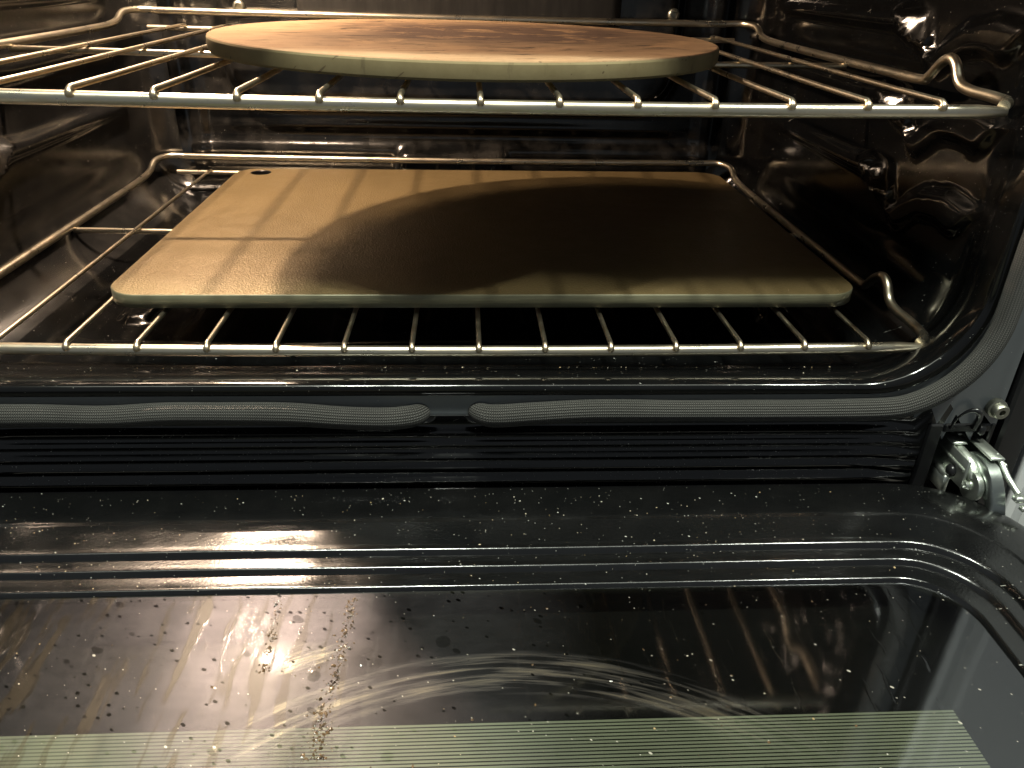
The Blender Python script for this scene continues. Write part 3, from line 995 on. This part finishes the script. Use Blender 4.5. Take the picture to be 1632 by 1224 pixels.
# ------------------------------------------------------------------ pizza stone
SR = 0.1772
prof_s = [(0.004, 0.0), (SR - 0.0016, 0.0), (SR - 0.0005, -0.0005), (SR, -0.0016), (SR + 0.0002, -0.0050), (SR - 0.0002, -0.0090), (SR - 0.0012, -0.0104), (0.004, -0.0107)]
V, F = lathe(prof_s, (0, 0, 0), 'z', 160)
mi = []
for f in F:
    zc = sum(V[i][2] for i in f) / len(f)
    mi.append(0 if zc > -0.0004 else 1)
ps = mesh("pizza_stone", V, F, None, None, mats=[m_stone(), m_stone_side()], midx=mi, smooth=True)
ps.location = (0.0146, 0.2035, 0.2422)
ps.rotation_euler = (0.0, 0.004, 0.3)
ps.data.set_sharp_from_angle(angle=math.radians(18))
tag(ps, "round tan pizza stone with dark burn stains, lying on the upper rack", "pizza stone")

# ------------------------------------------------------------------ crumbs (uncountable) and grease
def lumps(pts, smin, smax, flat):
    parts = []
    for p in pts:
        s = random.uniform(smin, smax) * random.choice((0.6, 0.8, 1, 1, 1.5))
        a = random.uniform(0, 6.28)
        el = random.uniform(0.6, 1.6)
        vs = []
        for q in ((1, 0, 0), (0, 1, 0), (-1, 0, 0), (0, -1, 0), (0.1, 0.1, flat), (0, 0, -0.2)):
            jx = 1 + random.uniform(-0.25, 0.25)
            x, y, z = q[0] * s * el * jx, q[1] * s * jx, q[2] * s
            vs.append((p[0] + x * math.cos(a) - y * math.sin(a), p[1] + x * math.sin(a) + y * math.cos(a), p[2] + z))
        parts.append((vs, [(0, 1, 4), (1, 2, 4), (2, 3, 4), (3, 0, 4), (1, 0, 5), (2, 1, 5), (3, 2, 5), (0, 3, 5)]))
    return merge(parts)


def door_z(x, y):
    if y > -0.0445:
        return 0.0009
    if y > -0.069:
        return 0.0002
    if y > -0.079:
        return -0.0036
    if y > -0.091:
        return -0.0062
    return -0.0088


pts = []
for k in range(430):
    x = random.uniform(-0.26, 0.29)
    y = random.uniform(-0.02, -0.093) if random.random() < 0.84 else random.uniform(-0.093, -0.2)
    if abs(x) > 0.30:
        continue
    pts.append((x, y, door_z(x, y)))
for k in range(120):
    x = random.uniform(-0.27, 0.28)
    y = random.uniform(0.012, 0.042)
    pts.append((x, y, 0.0668 - 0.0125 * max(0, (y - 0.02) / 0.024) ** 1.2))
V, F = lumps(pts, 0.00012, 0.00042, 0.8)
cr = mesh("crumbs", V, F, m_crumb(), None, smooth=False)
tag(cr, "pale crumbs scattered over the open door and the oven floor lip", "crumbs", kind="stuff")
pts = []
for k in range(330):
    t = random.random()
    x = -0.046 - 0.005 * t + random.gauss(0, 0.0016 + 0.001 * t)
    y = -0.097 - 0.095 * t
    pts.append((x, y, -0.0089))
for k in range(90):
    t = random.random()
    pts.append((-0.085 + 0.003 * t + random.gauss(0, 0.0012), -0.097 - 0.05 * t, -0.0089))
for k in range(45):
    pts.append((random.uniform(-0.22, 0.2), random.uniform(-0.1, -0.2), -0.0089))
V, F = lumps(pts, 0.00025, 0.0008, 0.5)
gr = mesh("grease_beads", V, F, m_amber(), None, smooth=True)
tag(gr, "brown baked-on grease beads in a line down the left of the door glass", "grease", kind="stuff")

# ------------------------------------------------------------------ what stands beside the oven
cab = mesh("kitchen_cabinet", *box(0.380, 0.98, -0.004, 0.56, -0.78, 0.66, 0.003), M_WHITE, None, smooth=False, loc=(0.68, 0.278, -0.78))
tag(cab, "white kitchen cabinet side standing just right of the oven", "cabinet")
V, F = box(0.385, 0.975, -0.022, -0.006, -0.70, 0.62, 0.003)
mesh("cabinet_door", V, F, M_WHITE, cab, smooth=False)
fl = mesh("floor", [(-3, -3, -0.86), (3, -3, -0.86), (3, 1.2, -0.86), (-3, 1.2, -0.86)], [(0, 1, 2, 3)], M_FLOOR, None)
tag(fl, "kitchen floor below the oven", None, None, "structure")
